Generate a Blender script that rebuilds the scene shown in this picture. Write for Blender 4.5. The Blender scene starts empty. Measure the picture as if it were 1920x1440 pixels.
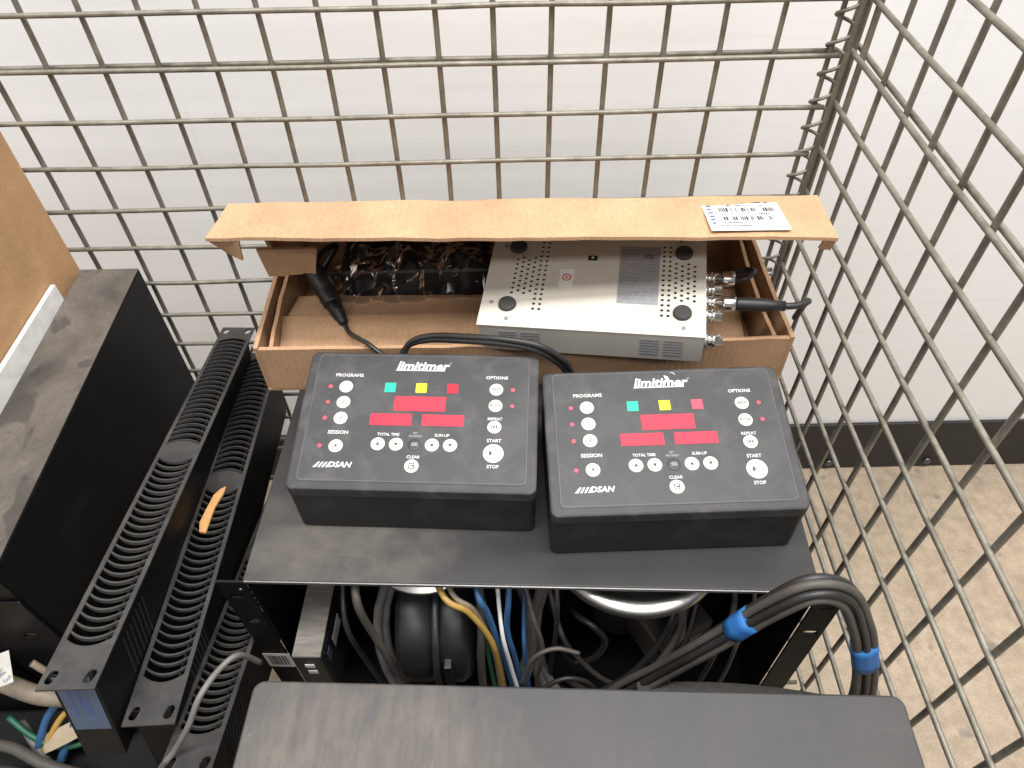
import bpy, bmesh, math, random
from mathutils import Vector, Matrix, noise
from mathutils.geometry import tessellate_polygon
random.seed(7)
R = math.radians
scene = bpy.context.scene
col = scene.collection

# ------------------------------------------------------------------ camera
cam_data = bpy.data.cameras.new('camera')
cam = bpy.data.objects.new('camera', cam_data)
col.objects.link(cam)
cam_data.sensor_fit = 'HORIZONTAL'
cam_data.sensor_width = 36.0
cam_data.lens = 1369.71 / 1920 * 36.0
cam_data.clip_start = 0.01
cam_data.clip_end = 60
pit, yaw, rol = R(47.7656), R(0.01046), R(-1.24393)
fw = Vector((math.sin(yaw) * math.cos(pit), math.cos(yaw) * math.cos(pit), -math.sin(pit)))
rt = Vector((math.cos(yaw), -math.sin(yaw), 0))
upv = rt.cross(fw)
r2 = rt * math.cos(rol) + upv * math.sin(rol)
u2 = upv * math.cos(rol) - rt * math.sin(rol)
cm = Matrix(((r2.x, u2.x, -fw.x, 0.00916), (r2.y, u2.y, -fw.y, -0.66205), (r2.z, u2.z, -fw.z, 0.44146), (0, 0, 0, 1)))
cam.matrix_world = cm
scene.camera = cam

# ------------------------------------------------------------------ light (indoor, ceiling lamps)
w = bpy.data.worlds.new('World')
scene.world = w
w.use_nodes = True
w.node_tree.nodes['Background'].inputs[0].default_value = (0.97, 0.98, 1.0, 1)
w.node_tree.nodes['Background'].inputs[1].default_value = 0.27

def ceiling_lamp(loc, sx, sy, power, c=(1.0, 0.985, 0.965)):
    d = bpy.data.lights.new('ceiling_lamp', 'AREA')
    d.shape = 'RECTANGLE'; d.size = sx; d.size_y = sy; d.energy = power; d.color = c
    o = bpy.data.objects.new('ceiling_lamp', d)
    o.location = loc
    col.objects.link(o)

ceiling_lamp((0.9, -0.45, 2.3), 2.6, 0.35, 80)
ceiling_lamp((-1.1, -0.9, 2.3), 2.6, 0.35, 42)
ceiling_lamp((0.6, -2.2, 2.3), 2.6, 0.35, 34)
scene.view_settings.view_transform = 'Standard'
scene.view_settings.look = 'None'
scene.view_settings.gamma = 1
scene.view_settings.use_curve_mapping = False
scene.view_settings.exposure = 0.28

# ------------------------------------------------------------------ materials
MATS = {}
def _tree(name):
    m = bpy.data.materials.new(name); m.use_nodes = True
    nt = m.node_tree
    return m, nt, nt.nodes['Principled BSDF']

def _noise(nt, scale, detail=4, rough=.6, stretch=(1, 1, 1), vec='Object', rot=(0, 0, 0), dist=0):
    tc = nt.nodes.new('ShaderNodeTexCoord'); mp = nt.nodes.new('ShaderNodeMapping')
    mp.inputs['Scale'].default_value = stretch
    mp.inputs['Rotation'].default_value = rot
    n = nt.nodes.new('ShaderNodeTexNoise')
    n.inputs['Scale'].default_value = scale; n.inputs['Detail'].default_value = detail
    n.inputs['Roughness'].default_value = rough; n.inputs['Distortion'].default_value = dist
    nt.links.new(tc.outputs[vec], mp.inputs['Vector']); nt.links.new(mp.outputs[0], n.inputs['Vector'])
    return n.outputs['Fac']

def _ramp(nt, fac, a, b, lo=0.0, hi=1.0):
    r = nt.nodes.new('ShaderNodeMapRange')
    r.inputs[1].default_value = a; r.inputs[2].default_value = b
    r.inputs[3].default_value = lo; r.inputs[4].default_value = hi
    nt.links.new(fac, r.inputs[0])
    return r.outputs[0]

def _mix(nt, fac, a, b):
    m = nt.nodes.new('ShaderNodeMix'); m.data_type = 'RGBA'
    if isinstance(fac, float): m.inputs[0].default_value = fac
    else: nt.links.new(fac, m.inputs[0])
    for sock, v in ((m.inputs[6], a), (m.inputs[7], b)):
        if isinstance(v, (tuple, list)): sock.default_value = (*v[:3], 1)
        else: nt.links.new(v, sock)
    return m.outputs[2]

def _bump(nt, bs, fac, strength, dist=.001):
    b = nt.nodes.new('ShaderNodeBump')
    b.inputs['Strength'].default_value = strength; b.inputs['Distance'].default_value = dist
    nt.links.new(fac, b.inputs['Height']); nt.links.new(b.outputs[0], bs.inputs['Normal'])

def plain(name, c, rough=.5, metal=0.0, var=.12, scale=60, bump=0.0, spec=.5):
    if name in MATS: return MATS[name]
    m, nt, bs = _tree(name)
    f = _noise(nt, scale)
    c2 = tuple(max(0, x * (1 - var)) for x in c); c1 = tuple(min(1, x * (1 + var)) for x in c)
    nt.links.new(_mix(nt, _ramp(nt, f, .3, .7), c2, c1), bs.inputs['Base Color'])
    bs.inputs['Roughness'].default_value = rough; bs.inputs['Metallic'].default_value = metal
    bs.inputs['Specular IOR Level'].default_value = spec
    if bump: _bump(nt, bs, _noise(nt, scale * 6), bump, .0005)
    MATS[name] = m
    return m

def dusty(name, base, dust, lo=.45, hi=.7, scale=9, stretch=(1, 1, 1), rough=.42, amount=.8, scratch=.5, srot=0.3, metal=0.0, wipe=0.0, wscale=14, spec=.4):
    """painted steel under a layer of dust, with wiped patches, streaks and fine scratches"""
    m, nt, bs = _tree(name)
    big = _ramp(nt, _noise(nt, scale, 5, .62, stretch, dist=.5), lo, hi, 0, amount)
    fine = _ramp(nt, _noise(nt, 260, 3), .25, .75, .65, 1.0)
    mul = nt.nodes.new('ShaderNodeMath'); mul.operation = 'MULTIPLY'
    nt.links.new(big, mul.inputs[0]); nt.links.new(fine, mul.inputs[1])
    src = mul.outputs[0]
    if wipe:
        wp = _ramp(nt, _noise(nt, wscale, 2.5, .5, (1.3, .7, 1), rot=(0, 0, .5), dist=.8), .56, .60, 1.0, 1 - wipe)
        m2 = nt.nodes.new('ShaderNodeMath'); m2.operation = 'MULTIPLY'
        nt.links.new(src, m2.inputs[0]); nt.links.new(wp, m2.inputs[1]); src = m2.outputs[0]
    c = _mix(nt, src, base, dust)
    bs.inputs['Specular IOR Level'].default_value = spec
    s = _ramp(nt, _noise(nt, 30, 2, .5, (1.0, 22, 1), rot=(0, 0, srot)), .73, .78, 0, scratch)
    c = _mix(nt, s, c, tuple(min(1, x * 1.25 + .03) for x in dust))
    nt.links.new(c, bs.inputs['Base Color'])
    rr = _ramp(nt, mul.outputs[0], 0, 1, rough, min(1, rough + .4))
    nt.links.new(rr, bs.inputs['Roughness'])
    bs.inputs['Metallic'].default_value = metal
    _bump(nt, bs, _noise(nt, 900, 2), .12, .0002)
    MATS[name] = m
    return m

def patched(name, base, dust, cx, cy, sx, sy, rough=.48, amount=.8, streak=(4.5, 1.1, 1)):
    """slate painted steel with one dusty area (own ragged outline, with painted sheen on the shelf), fine drag streaks, specks and scratches"""
    m, nt, bs = _tree(name)
    def math_(op, a, b):
        n = nt.nodes.new('ShaderNodeMath'); n.operation = op
        for k, v in ((0, a), (1, b)):
            if isinstance(v, (int, float)): n.inputs[k].default_value = v
            else: nt.links.new(v, n.inputs[k])
        return n.outputs[0]
    tc = nt.nodes.new('ShaderNodeTexCoord'); sp = nt.nodes.new('ShaderNodeSeparateXYZ')
    nt.links.new(tc.outputs['Object'], sp.inputs[0])
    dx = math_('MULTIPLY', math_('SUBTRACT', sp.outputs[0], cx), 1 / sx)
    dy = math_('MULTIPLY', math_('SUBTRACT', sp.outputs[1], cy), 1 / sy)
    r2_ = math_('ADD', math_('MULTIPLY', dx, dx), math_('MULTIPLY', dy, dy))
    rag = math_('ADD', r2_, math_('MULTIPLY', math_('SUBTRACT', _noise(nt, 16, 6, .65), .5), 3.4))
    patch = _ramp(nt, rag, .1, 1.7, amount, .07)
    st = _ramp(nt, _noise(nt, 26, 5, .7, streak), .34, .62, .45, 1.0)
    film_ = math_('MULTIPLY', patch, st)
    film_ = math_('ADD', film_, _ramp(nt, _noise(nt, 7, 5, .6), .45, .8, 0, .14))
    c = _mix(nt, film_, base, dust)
    sc_ = _ramp(nt, _noise(nt, 9, 1, .5, (1, 45, 1), rot=(0, 0, .95)), .765, .80, 0, .28)
    c = _mix(nt, sc_, c, tuple(x * 1.2 for x in dust))
    sc2 = _ramp(nt, _noise(nt, 26, 1, .5, (14, 1, 1), rot=(0, 0, .25)), .775, .81, 0, .35)
    c = _mix(nt, sc2, c, tuple(x * 1.3 for x in dust))
    spk = _ramp(nt, _noise(nt, 300, 1, .5), .80, .83, 0, .6)
    c = _mix(nt, spk, c, tuple(x * 1.5 for x in dust))
    nt.links.new(c, bs.inputs['Base Color'])
    nt.links.new(_ramp(nt, film_, 0, 1, rough, rough + .35), bs.inputs['Roughness'])
    bs.inputs['Specular IOR Level'].default_value = .4
    _bump(nt, bs, _noise(nt, 1100, 2), .14, .0002)
    return m

def cardboard(name, c, flute=(1, 0, 0)):
    m, nt, bs = _tree(name)
    f1 = _ramp(nt, _noise(nt, 14, 5, .6), .3, .7)
    f2 = _ramp(nt, _noise(nt, 700, 2, .6, (1, .35, 1)), .35, .7)
    a = _mix(nt, f1, tuple(x * .80 for x in c), tuple(min(1, x * 1.10) for x in c))
    k = _mix(nt, f2, (.74, .72, .70), (1.06, 1.06, 1.06))
    mm = nt.nodes.new('ShaderNodeMix'); mm.data_type = 'RGBA'; mm.blend_type = 'MULTIPLY'; mm.inputs[0].default_value = .55
    nt.links.new(a, mm.inputs[6]); nt.links.new(k, mm.inputs[7])
    nt.links.new(mm.outputs[2], bs.inputs['Base Color'])
    bs.inputs['Roughness'].default_value = .85; bs.inputs['Specular IOR Level'].default_value = .2
    # flutes telegraphing through the liner
    tc = nt.nodes.new('ShaderNodeTexCoord'); wv = nt.nodes.new('ShaderNodeTexWave')
    wv.bands_direction = 'X'; wv.inputs['Scale'].default_value = 55; wv.inputs['Distortion'].default_value = 1.2
    nt.links.new(tc.outputs['Object'], wv.inputs['Vector'])
    ad = nt.nodes.new('ShaderNodeMath'); ad.operation = 'ADD'
    nt.links.new(wv.outputs['Fac'], ad.inputs[0]); nt.links.new(_noise(nt, 25, 4), ad.inputs[1])
    _bump(nt, bs, ad.outputs[0], .25, .0009)
    MATS[name] = m
    return m

def wire_metal():
    m, nt, bs = _tree('zinc_wire')
    f = _ramp(nt, _noise(nt, 45, 5, .7), .35, .68)
    g = _ramp(nt, _noise(nt, 400, 3), .3, .7)
    c = _mix(nt, f, (.155, .141, .112), (.285, .268, .225))
    c = _mix(nt, _ramp(nt, _noise(nt, 16, 3, .6, (1, 1, 1)), .62, .74, 0, .55), c, (.12, .095, .07))
    nt.links.new(c, bs.inputs['Base Color'])
    bs.inputs['Metallic'].default_value = .45
    nt.links.new(_ramp(nt, g, 0, 1, .42, .60), bs.inputs['Roughness'])
    _bump(nt, bs, _noise(nt, 500, 3), .25, .0004)
    return m

def concrete():
    m, nt, bs = _tree('concrete_floor')
    a = _ramp(nt, _noise(nt, 3.5, 6, .65), .32, .7)
    b = _ramp(nt, _noise(nt, 45, 5, .7), .35, .68)
    c = _mix(nt, a, (.34, .268, .195), (.465, .375, .28))
    c2 = _mix(nt, b, (.62, .6, .57), (1.12, 1.12, 1.12))
    mm = nt.nodes.new('ShaderNodeMix'); mm.data_type = 'RGBA'; mm.blend_type = 'MULTIPLY'; mm.inputs[0].default_value = .6
    nt.links.new(c, mm.inputs[6]); nt.links.new(c2, mm.inputs[7])
    grit = _ramp(nt, _noise(nt, 330, 3, .7), .36, .64)
    g2 = nt.nodes.new('ShaderNodeMix'); g2.data_type = 'RGBA'; g2.blend_type = 'MULTIPLY'; g2.inputs[0].default_value = .8
    nt.links.new(mm.outputs[2], g2.inputs[6]); nt.links.new(_mix(nt, grit, (.80, .77, .73), (1.10, 1.10, 1.09)), g2.inputs[7])
    mm = g2
    spots = _ramp(nt, _noise(nt, 22, 2, .5), .66, .74, 0, .75)
    o = _mix(nt, spots, mm.outputs[2], (.17, .14, .11))
    pits = _ramp(nt, _noise(nt, 130, 2, .5), .72, .78, 0, .6)
    o = _mix(nt, pits, o, (.2, .17, .14))
    nt.links.new(o, bs.inputs['Base Color'])
    bs.inputs['Roughness'].default_value = .55
    _bump(nt, bs, _noise(nt, 120, 5), .12, .002)
    return m

def wall_paint():
    m, nt, bs = _tree('white_wall_paint')
    a = _ramp(nt, _noise(nt, 2.5, 5, .6), .3, .7)
    c = _mix(nt, a, (.85, .848, .842), (.90, .897, .89))
    s = _ramp(nt, _noise(nt, 7, 4, .6, (1, 1, 14)), .52, .72, 0, .14)
    c = _mix(nt, s, c, (.66, .66, .66))
    s2 = _ramp(nt, _noise(nt, 9, 3, .6, (7, 1, .5)), .60, .78, 0, .16)  # vertical grey streaks paint soft shadows of the mesh wires
    c = _mix(nt, s2, c, (.62, .63, .65))
    nt.links.new(c, bs.inputs['Base Color'])
    bs.inputs['Roughness'].default_value = .45
    _bump(nt, bs, _noise(nt, 90, 4), .12, .001)
    return m

def film():
    m, nt, bs = _tree('clear_film')
    nt.nodes.remove(bs)
    out = nt.nodes['Material Output']
    tr = nt.nodes.new('ShaderNodeBsdfTransparent'); tr.inputs[0].default_value = (.86, .86, .87, 1)
    gl = nt.nodes.new('ShaderNodeBsdfGlossy'); gl.inputs['Roughness'].default_value = .16
    gl.inputs['Color'].default_value = (1, 1, 1, 1)
    fr = nt.nodes.new('ShaderNodeFresnel'); fr.inputs[0].default_value = 1.33
    mx = nt.nodes.new('ShaderNodeMixShader')
    nt.links.new(fr.outputs[0], mx.inputs[0]); nt.links.new(tr.outputs[0], mx.inputs[1]); nt.links.new(gl.outputs[0], mx.inputs[2])
    nt.links.new(mx.outputs[0], out.inputs['Surface'])
    return m

M = {
 'wire': wire_metal(), 'concrete': concrete(), 'wall': wall_paint(), 'film': film(),
 'rubber_base': plain('rubber_baseboard', (.011, .0105, .011), .5, var=.3, scale=9),
 'bolt': plain('steel_bolt', (.12, .12, .13), .35, .8),
 'card': cardboard('kraft_cardboard', (.50, .31, .182)),
 'card_in': cardboard('kraft_cardboard_inner', (.46, .285, .165)),
 'card_big': cardboard('kraft_cardboard_big', (.52, .315, .165)),
 'paper': plain('white_paper', (.68, .68, .66), .7, var=.04),
 'ink': plain('black_ink', (.02, .02, .022), .6),
 'ink_grey': plain('grey_ink', (.22, .22, .23), .6),
 'ink_blue': plain('blue_ink', (.06, .09, .25), .6),
 'ink_red': plain('red_ink', (.62, .06, .05), .5),
 'shelf': patched('black_steel_shelf', (.017, .017, .019), (.11, .099, .085), -.15, .035, .09, .05, .42, .75, (1, 1, 1)),  # tan patch at left front: dust plus a painted warm sheen
 'case': patched('slate_steel_case', (.033, .034, .038), (.185, .158, .13), -.15, -.055, .10, .06, .52, .55),
 'slab': dusty('dusty_black_steel', (.026, .024, .022), (.175, .15, .125), .30, .62, 11, (1, .8, 1), .55, .9, .12, 1.2, wipe=.55, wscale=17),
 'blacksteel': dusty('black_steel', (.006, .006, .0065), (.04, .036, .032), .55, .85, 12, (1, 1, 1), .5, .4, .2, .4, spec=.2),
 'ventsteel': dusty('vent_panel_paint', (.028, .028, .029), (.085, .076, .066), .38, .7, 25, (1, 1, 1), .5, .8, .2, .7),
 'timer_body': dusty('timer_case_plastic', (.015, .015, .016), (.065, .06, .055), .5, .78, 22, (1, 1, 1), .5, .6, .35, .4),
 'timer_lid': dusty('timer_lid_plastic', (.033, .032, .033), (.12, .115, .11), .48, .75, 40, (1, 1, 1), .5, .6, .4, .8),
 'overlay': dusty('timer_overlay_film', (.040, .040, .043), (.115, .11, .105), .46, .74, 38, (1, 1, 1), .46, .6, .2, 2.2),
 'overlay_line': plain('overlay_edge', (.105, .105, .108), .5),
 'cream': plain('cream_button', (.68, .665, .58), .4, var=.03),
 'white_print': plain('white_print', (.58, .58, .57), .5, var=.05, scale=500),
 'grey_print': plain('grey_print', (.36, .36, .36), .5, var=.2, scale=500),
 'red_led': plain('dim_red_led', (.42, .07, .10), .35),
 'red_win': plain('red_display_window', (.56, .022, .05), .3, var=.05),
 'lamp_g': plain('green_lamp', (.015, .46, .29), .35, var=.05),
 'lamp_y': plain('yellow_lamp', (.80, .60, .02), .35, var=.05),
 'lamp_r': plain('red_lamp', (.52, .006, .022), .3, var=.05),
 'lamp_r2': plain('pale_red_lamp', (.60, .06, .10), .3, var=.05),
 'beige': plain('cream_enamel', (.55, .515, .45), .5, var=.05, scale=30, bump=.05),
 'hole': plain('dark_void', (.008, .008, .008), .9, var=0),
 'foot': plain('rubber_foot', (.035, .035, .035), .7),
 'silver': plain('silver_label', (.36, .37, .39), .33, .35, var=.1, scale=200),
 'nickel': plain('nickel_plate', (.72, .70, .66), .22, 1.0, var=.08),
 'chrome': plain('brushed_steel', (.60, .58, .55), .36, 1.0, var=.05),
 'black_plastic': plain('black_plastic', (.013, .013, .014), .46, var=.2),
 'black_cable': plain('black_cable_jacket', (.022, .021, .021), .42, var=.25, scale=30),
 'brown_cable': plain('dusty_dark_cable', (.070, .061, .053), .55, var=.25, scale=30),
 'grey_cable': plain('grey_cable_jacket', (.13, .122, .115), .5, var=.15),
 'tan_cable': plain('dusty_tan_cable', (.22, .18, .13), .55, var=.2),
 'yellow': plain('yellow_cable_jacket', (.37, .23, .055), .45),
 'blue': plain('blue_cable_jacket', (.028, .088, .20), .45),
 'green': plain('green_cable_jacket', (.015, .09, .05), .45),
 'tape': plain('blue_tape', (.022, .135, .38), .55, var=.1, scale=120),
 'blue_label': plain('blue_sticker', (.062, .095, .155), .5, var=.12, scale=40),
 'scrap': plain('torn_orange_cardboard', (.62, .33, .13), .85, var=.12, scale=80),
 'switch_top': dusty('dusty_grey_metal', (.13, .12, .11), (.24, .215, .18), .4, .7, 40, (1, 6, 1), .5, .8, .2, 0),
 'white_plastic': plain('white_plastic', (.72, .72, .70), .45),
 'strap': plain('black_webbing', (.045, .042, .038), .85, var=.3, scale=300, bump=.4),
}

# ------------------------------------------------------------------ mesh helpers
class MB:
    def __init__(s): s.v = []; s.f = []; s.smooth = []
    def add(s, verts, faces, smooth=False):
        b = len(s.v); s.v += [tuple(x) for x in verts]
        s.f += [tuple(b + i for i in f) for f in faces]; s.smooth += [smooth] * len(faces)
        return s
    def box(s, x0, x1, y0, y1, z0, z1):
        v = [(x, y, z) for z in (z0, z1) for x, y in ((x0, y0), (x1, y0), (x1, y1), (x0, y1))]
        return s.add(v, [(3, 2, 1, 0), (4, 5, 6, 7), (0, 1, 5, 4), (1, 2, 6, 5), (2, 3, 7, 6), (3, 0, 4, 7)])
    def rings(s, rings, cap0=True, cap1=True, smooth=False, closed=False):
        n = len(rings[0]); vs = [p for r in rings for p in r]; fs = []
        m = len(rings)
        for i in range(m if closed else m - 1):
            a = i * n; b = ((i + 1) % m) * n
            for j in range(n): fs.append((a + j, a + (j + 1) % n, b + (j + 1) % n, b + j))
        k = len(s.v)
        s.add(vs, fs, smooth)
        if not closed:
            if cap0: s.f.append(tuple(k + j for j in range(n))[::-1]); s.smooth.append(False)
            if cap1: s.f.append(tuple(k + (m - 1) * n + j for j in range(n))); s.smooth.append(False)
        return s
    def cyl(s, p0, p1, r0, r1=None, n=16, smooth=True):
        p0, p1 = Vector(p0), Vector(p1); r1 = r0 if r1 is None else r1
        d = (p1 - p0).normalized(); a = d.orthogonal().normalized(); b = d.cross(a)
        rg = [[p + (a * math.cos(t) + b * math.sin(t)) * r for t in [2 * math.pi * i / n for i in range(n)]] for p, r in ((p0, r0), (p1, r1))]
        return s.rings(rg, smooth=smooth)
    def lathe(s, prof, axis='Z', n=24, origin=(0, 0, 0), smooth=True):
        rg = []
        for r, h in prof:
            ring = []
            for i in range(n):
                t = 2 * math.pi * i / n; c, q = r * math.cos(t), r * math.sin(t)
                p = {'Z': (c, q, h), 'X': (h, c, q), 'Y': (q, h, c)}[axis]
                ring.append(Vector(p) + Vector(origin))
            rg.append(ring)
        return s.rings(rg, smooth=smooth)
    def tube(s, pts, r, n=8, sub=6, smooth=True):
        P = spline(pts, sub); fr = frames(P)
        rg = []
        for i, (p, (a, b)) in enumerate(zip(P, fr)):
            rr = r(i / (len(P) - 1)) if callable(r) else r
            rg.append([p + (a * math.cos(t) + b * math.sin(t)) * rr for t in [2 * math.pi * k / n for k in range(n)]])
        return s.rings(rg, smooth=smooth)
    def mesh(s, name):
        me = bpy.data.meshes.new(name); me.from_pydata(s.v, [], s.f); me.update()
        me.polygons.foreach_set('use_smooth', s.smooth)
        bm = bmesh.new(); bm.from_mesh(me); bmesh.ops.recalc_face_normals(bm, faces=bm.faces); bm.to_mesh(me); bm.free()
        return me

def spline(pts, sub=6):
    P = [Vector(p) for p in pts]
    if sub <= 1 or len(P) < 3: 
        return P
    out = []
    for i in range(len(P) - 1):
        p0 = P[i - 1] if i else P[0] * 2 - P[1]; p1, q = P[i], P[i + 1]
        p3 = P[i + 2] if i + 2 < len(P) else P[-1] * 2 - P[-2]
        for k in range(sub):
            t = k / sub
            out.append(.5 * ((2 * p1) + (-p0 + q) * t + (2 * p0 - 5 * p1 + 4 * q - p3) * t * t + (-p0 + 3 * p1 - 3 * q + p3) * t ** 3))
    out.append(P[-1]); return out

def frames(P):
    fr = []; a = None
    for i in range(len(P)):
        d = (P[min(i + 1, len(P) - 1)] - P[max(i - 1, 0)]).normalized()
        if a is None: a = d.orthogonal().normalized()
        else: a = (a - d * a.dot(d)).normalized()
        fr.append((a.copy(), d.cross(a)))
    return fr

def obj(name, mesh, mat, parent=None, mw=None):
    if isinstance(mesh, MB): mesh = mesh.mesh(name)
    if mat is not None and not mesh.materials: mesh.materials.append(mat)
    o = bpy.data.objects.new(name, mesh); col.objects.link(o)
    if parent: o.parent = parent
    if mw is not None: o.matrix_local = mw
    return o

def bevbox(x0, x1, y0, y1, z0, z1, b=.001, seg=2):
    me = MB().box(x0, x1, y0, y1, z0, z1).mesh('box')
    bm = bmesh.new(); bm.from_mesh(me)
    bmesh.ops.bevel(bm, geom=list(bm.edges), offset=b, segments=seg, profile=.6, affect='EDGES')
    bm.to_mesh(me); bm.free(); return me

def rrect(w, d, r, n=5, cx=0, cy=0):
    pts = []
    for (sx, sy, a0) in ((1, 1, 0), (-1, 1, 90), (-1, -1, 180), (1, -1, 270)):
        for k in range(n + 1):
            a = R(a0 + 90 * k / n)
            pts.append((cx + sx * (w / 2 - r) + r * math.cos(a), cy + sy * (d / 2 - r) + r * math.sin(a)))
    return pts

def stadium(cx, cy, L, r, ang=0, n=6):
    pts = []
    for s, a0 in ((1, -90), (-1, 90)):
        for k in range(n + 1):
            a = R(a0 + 180 * k / n); x = s * (L / 2 - r) + r * math.cos(a); y = r * math.sin(a)
            pts.append((cx + x * math.cos(ang) - y * math.sin(ang), cy + x * math.sin(ang) + y * math.cos(ang)))
    return pts

def plate(outer, holes, z0, z1):
    """flat plate with real holes through it"""
    loops = [[Vector((x, y, 0)) for x, y in lp] for lp in [outer] + holes]
    tris = tessellate_polygon(loops); flat = [p for lp in loops for p in lp]
    mb = MB(); N = len(flat)
    vs = [(p.x, p.y, z1) for p in flat] + [(p.x, p.y, z0) for p in flat]
    fs = [tuple(t) for t in tris] + [tuple(i + N for i in t)[::-1] for t in tris]
    k = 0
    for lp in loops:
        n = len(lp)
        for j in range(n): fs.append((k + j, k + (j + 1) % n, N + k + (j + 1) % n, N + k + j))
        k += n
    mb.add(vs, fs); return mb

def prism(outline, z0, z1):
    return MB().rings([[(x, y, z0) for x, y in outline], [(x, y, z1) for x, y in outline]])

TXT = {}
def text_mesh(s, size, shear=0, bold=0, wide=1.0, extrude=.00008):
    key = (s, size, shear, bold, wide)
    if key in TXT: return TXT[key]
    c = bpy.data.curves.new('lettering', 'FONT'); c.body = s; c.size = size; c.shear = shear; c.offset = bold
    c.extrude = extrude; c.resolution_u = 2; c.align_x = 'CENTER'; c.align_y = 'CENTER'
    o = bpy.data.objects.new('lettering', c); col.objects.link(o)
    dg = bpy.context.evaluated_depsgraph_get(); dg.update()
    me = bpy.data.meshes.new_from_object(o.evaluated_get(dg))
    bpy.data.objects.remove(o); bpy.data.curves.remove(c)
    for v in me.vertices: v.co.x *= wide
    TXT[key] = me; me.materials.clear()
    return me

def text(s, size, mat, parent, mw, shear=0, bold=0, wide=1.0, name='lettering'):
    me = text_mesh(s, size, shear, bold, wide)
    if me.materials and me.materials[0] != mat: me = me.copy(); me.materials.clear()
    return obj(name, me, mat, parent, mw)

T = Matrix.Translation
def rot(a, ax): return Matrix.Rotation(a, 4, ax)

def thing(name, label, cat, mw=None, group=None):
    o = bpy.data.objects.new(name, None); o.empty_display_size = .02; col.objects.link(o)
    if mw is not None: o.matrix_world = mw
    o['label'] = label; o['category'] = cat
    if group: o['group'] = group
    return o
def tag(o, label, cat, group=None):
    o['label'] = label; o['category'] = cat
    if group: o['group'] = group
    return o
def struct(o): o['kind'] = 'structure'; return o

# ------------------------------------------------------------------ setting
FZ = -0.827; WY = 0.238
struct(obj('floor', MB().add([(-4, -5, FZ), (5, -5, FZ), (5, WY, FZ), (-4, WY, FZ)], [(0, 1, 2, 3)]), M['concrete']))
struct(obj('wall', MB().box(-4, 5, WY, WY + .12, FZ - .02, 2.4), M['wall']))
bb = struct(obj('baseboard', bevbox(-4, 5, WY - .008, WY - .0005, FZ, FZ + .144, .003), M['rubber_base']))
bolt = MB().lathe([(.0085, 0), (.0085, .003), (.006, .006), (.0, .007)], 'Y', 12)
bolt = bolt.mesh('bolt')
for v in bolt.vertices: v.co.y = -v.co.y
for x in (.06, .265, .462, .665, .87):
    obj('bolt', bolt, M['bolt'], bb, T((x, WY - .008, FZ + .022)))

# ------------------------------------------------------------------ wire basket
S = .0508; SZ = .04919; RX = .3258; BZ = -.42
basket = thing('wire_basket', 'grey welded wire mesh basket that holds all the equipment', 'wire basket', T((0, 0, BZ)))
def wire(name, a, b, r=.0024, jit=.0005, n=9):
    a, b = Vector(a), Vector(b); off = Vector((0, 0, BZ))
    pts = []
    for i in range(n + 1):
        t = i / n; p = a.lerp(b, t) - off
        if 0 < i < n: p += Vector((random.uniform(-1, 1), random.uniform(-1, 1), random.uniform(-1, 1))) * jit
        pts.append(p)
    return obj(name, MB().tube(pts, r, 8, 3), M['wire'], basket)
ZT = .42
for i in range(-1, 16):
    wire('vertical_wire', ((i - 9) * S, .0025, BZ), ((i - 9) * S, .0025, ZT), .0026)
zs = [-(j - 5) * SZ for j in range(-3, 14)]
for z in zs:
    wire('horizontal_wire', (-.56, -.0025, z), (.312, -.0025, z), .0025, .0006)
for x_, y_ in ((.3215, .009), (.3175, -.0035)):
    wire('vertical_wire', (x_, y_, BZ), (x_, y_, ZT), .0027)
wire('horizontal_wire', (-.56, .0076, .1476), (.312, .0076, .1476), .0025)
for k in range(-1, 13):
    y = -.0601 + .05136 - k * .05136
    if k == -1: y = .0125
    wire('vertical_wire', (RX + .005, y, BZ), (RX + .005, y, ZT), .0026 if k > 0 else .0032)
for z in zs:
    wire('horizontal_wire', (RX, .016, z), (RX, -.64, z), .0025, .0006)
for z in (.1476, -.246):
    wire('horizontal_wire', (RX + .0102, .016, z), (RX + .0102, -.64, z), .0025)
# base grid
for k in range(18):
    wire('base_wire', (-.56 + k * S, .005, BZ - .003), (-.56 + k * S, -.8, BZ - .003), .0025)
for k in range(16):
    wire('base_wire', (-.56, -k * S, BZ + .0022), (RX + .004, -k * S, BZ + .0022), .0025)
for x, y in ((-.5, -.1), (.28, -.06), (.28, -.6), (-.5, -.6)):
    obj('leg', bevbox(x - .025, x + .025, y - .03, y + .03, FZ - BZ, -.006, .003), M['wire'], basket)
# joining spiral at the corner
hp = []
for i in range(0, 31 * 14 + 1):
    t = i / 14; z = ZT - .01 - t * .0268 + .0
    if z < BZ: break
    a = 2 * math.pi * t
    # loops lie nearly flat with a quick drop at the back
    hp.append((.3110 + .0108 * math.cos(a), .0030 - .0062 * math.sin(a), z - BZ))
obj('corner_spiral', MB().tube(hp, .0017, 6, 1), M['wire'], basket)

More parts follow.
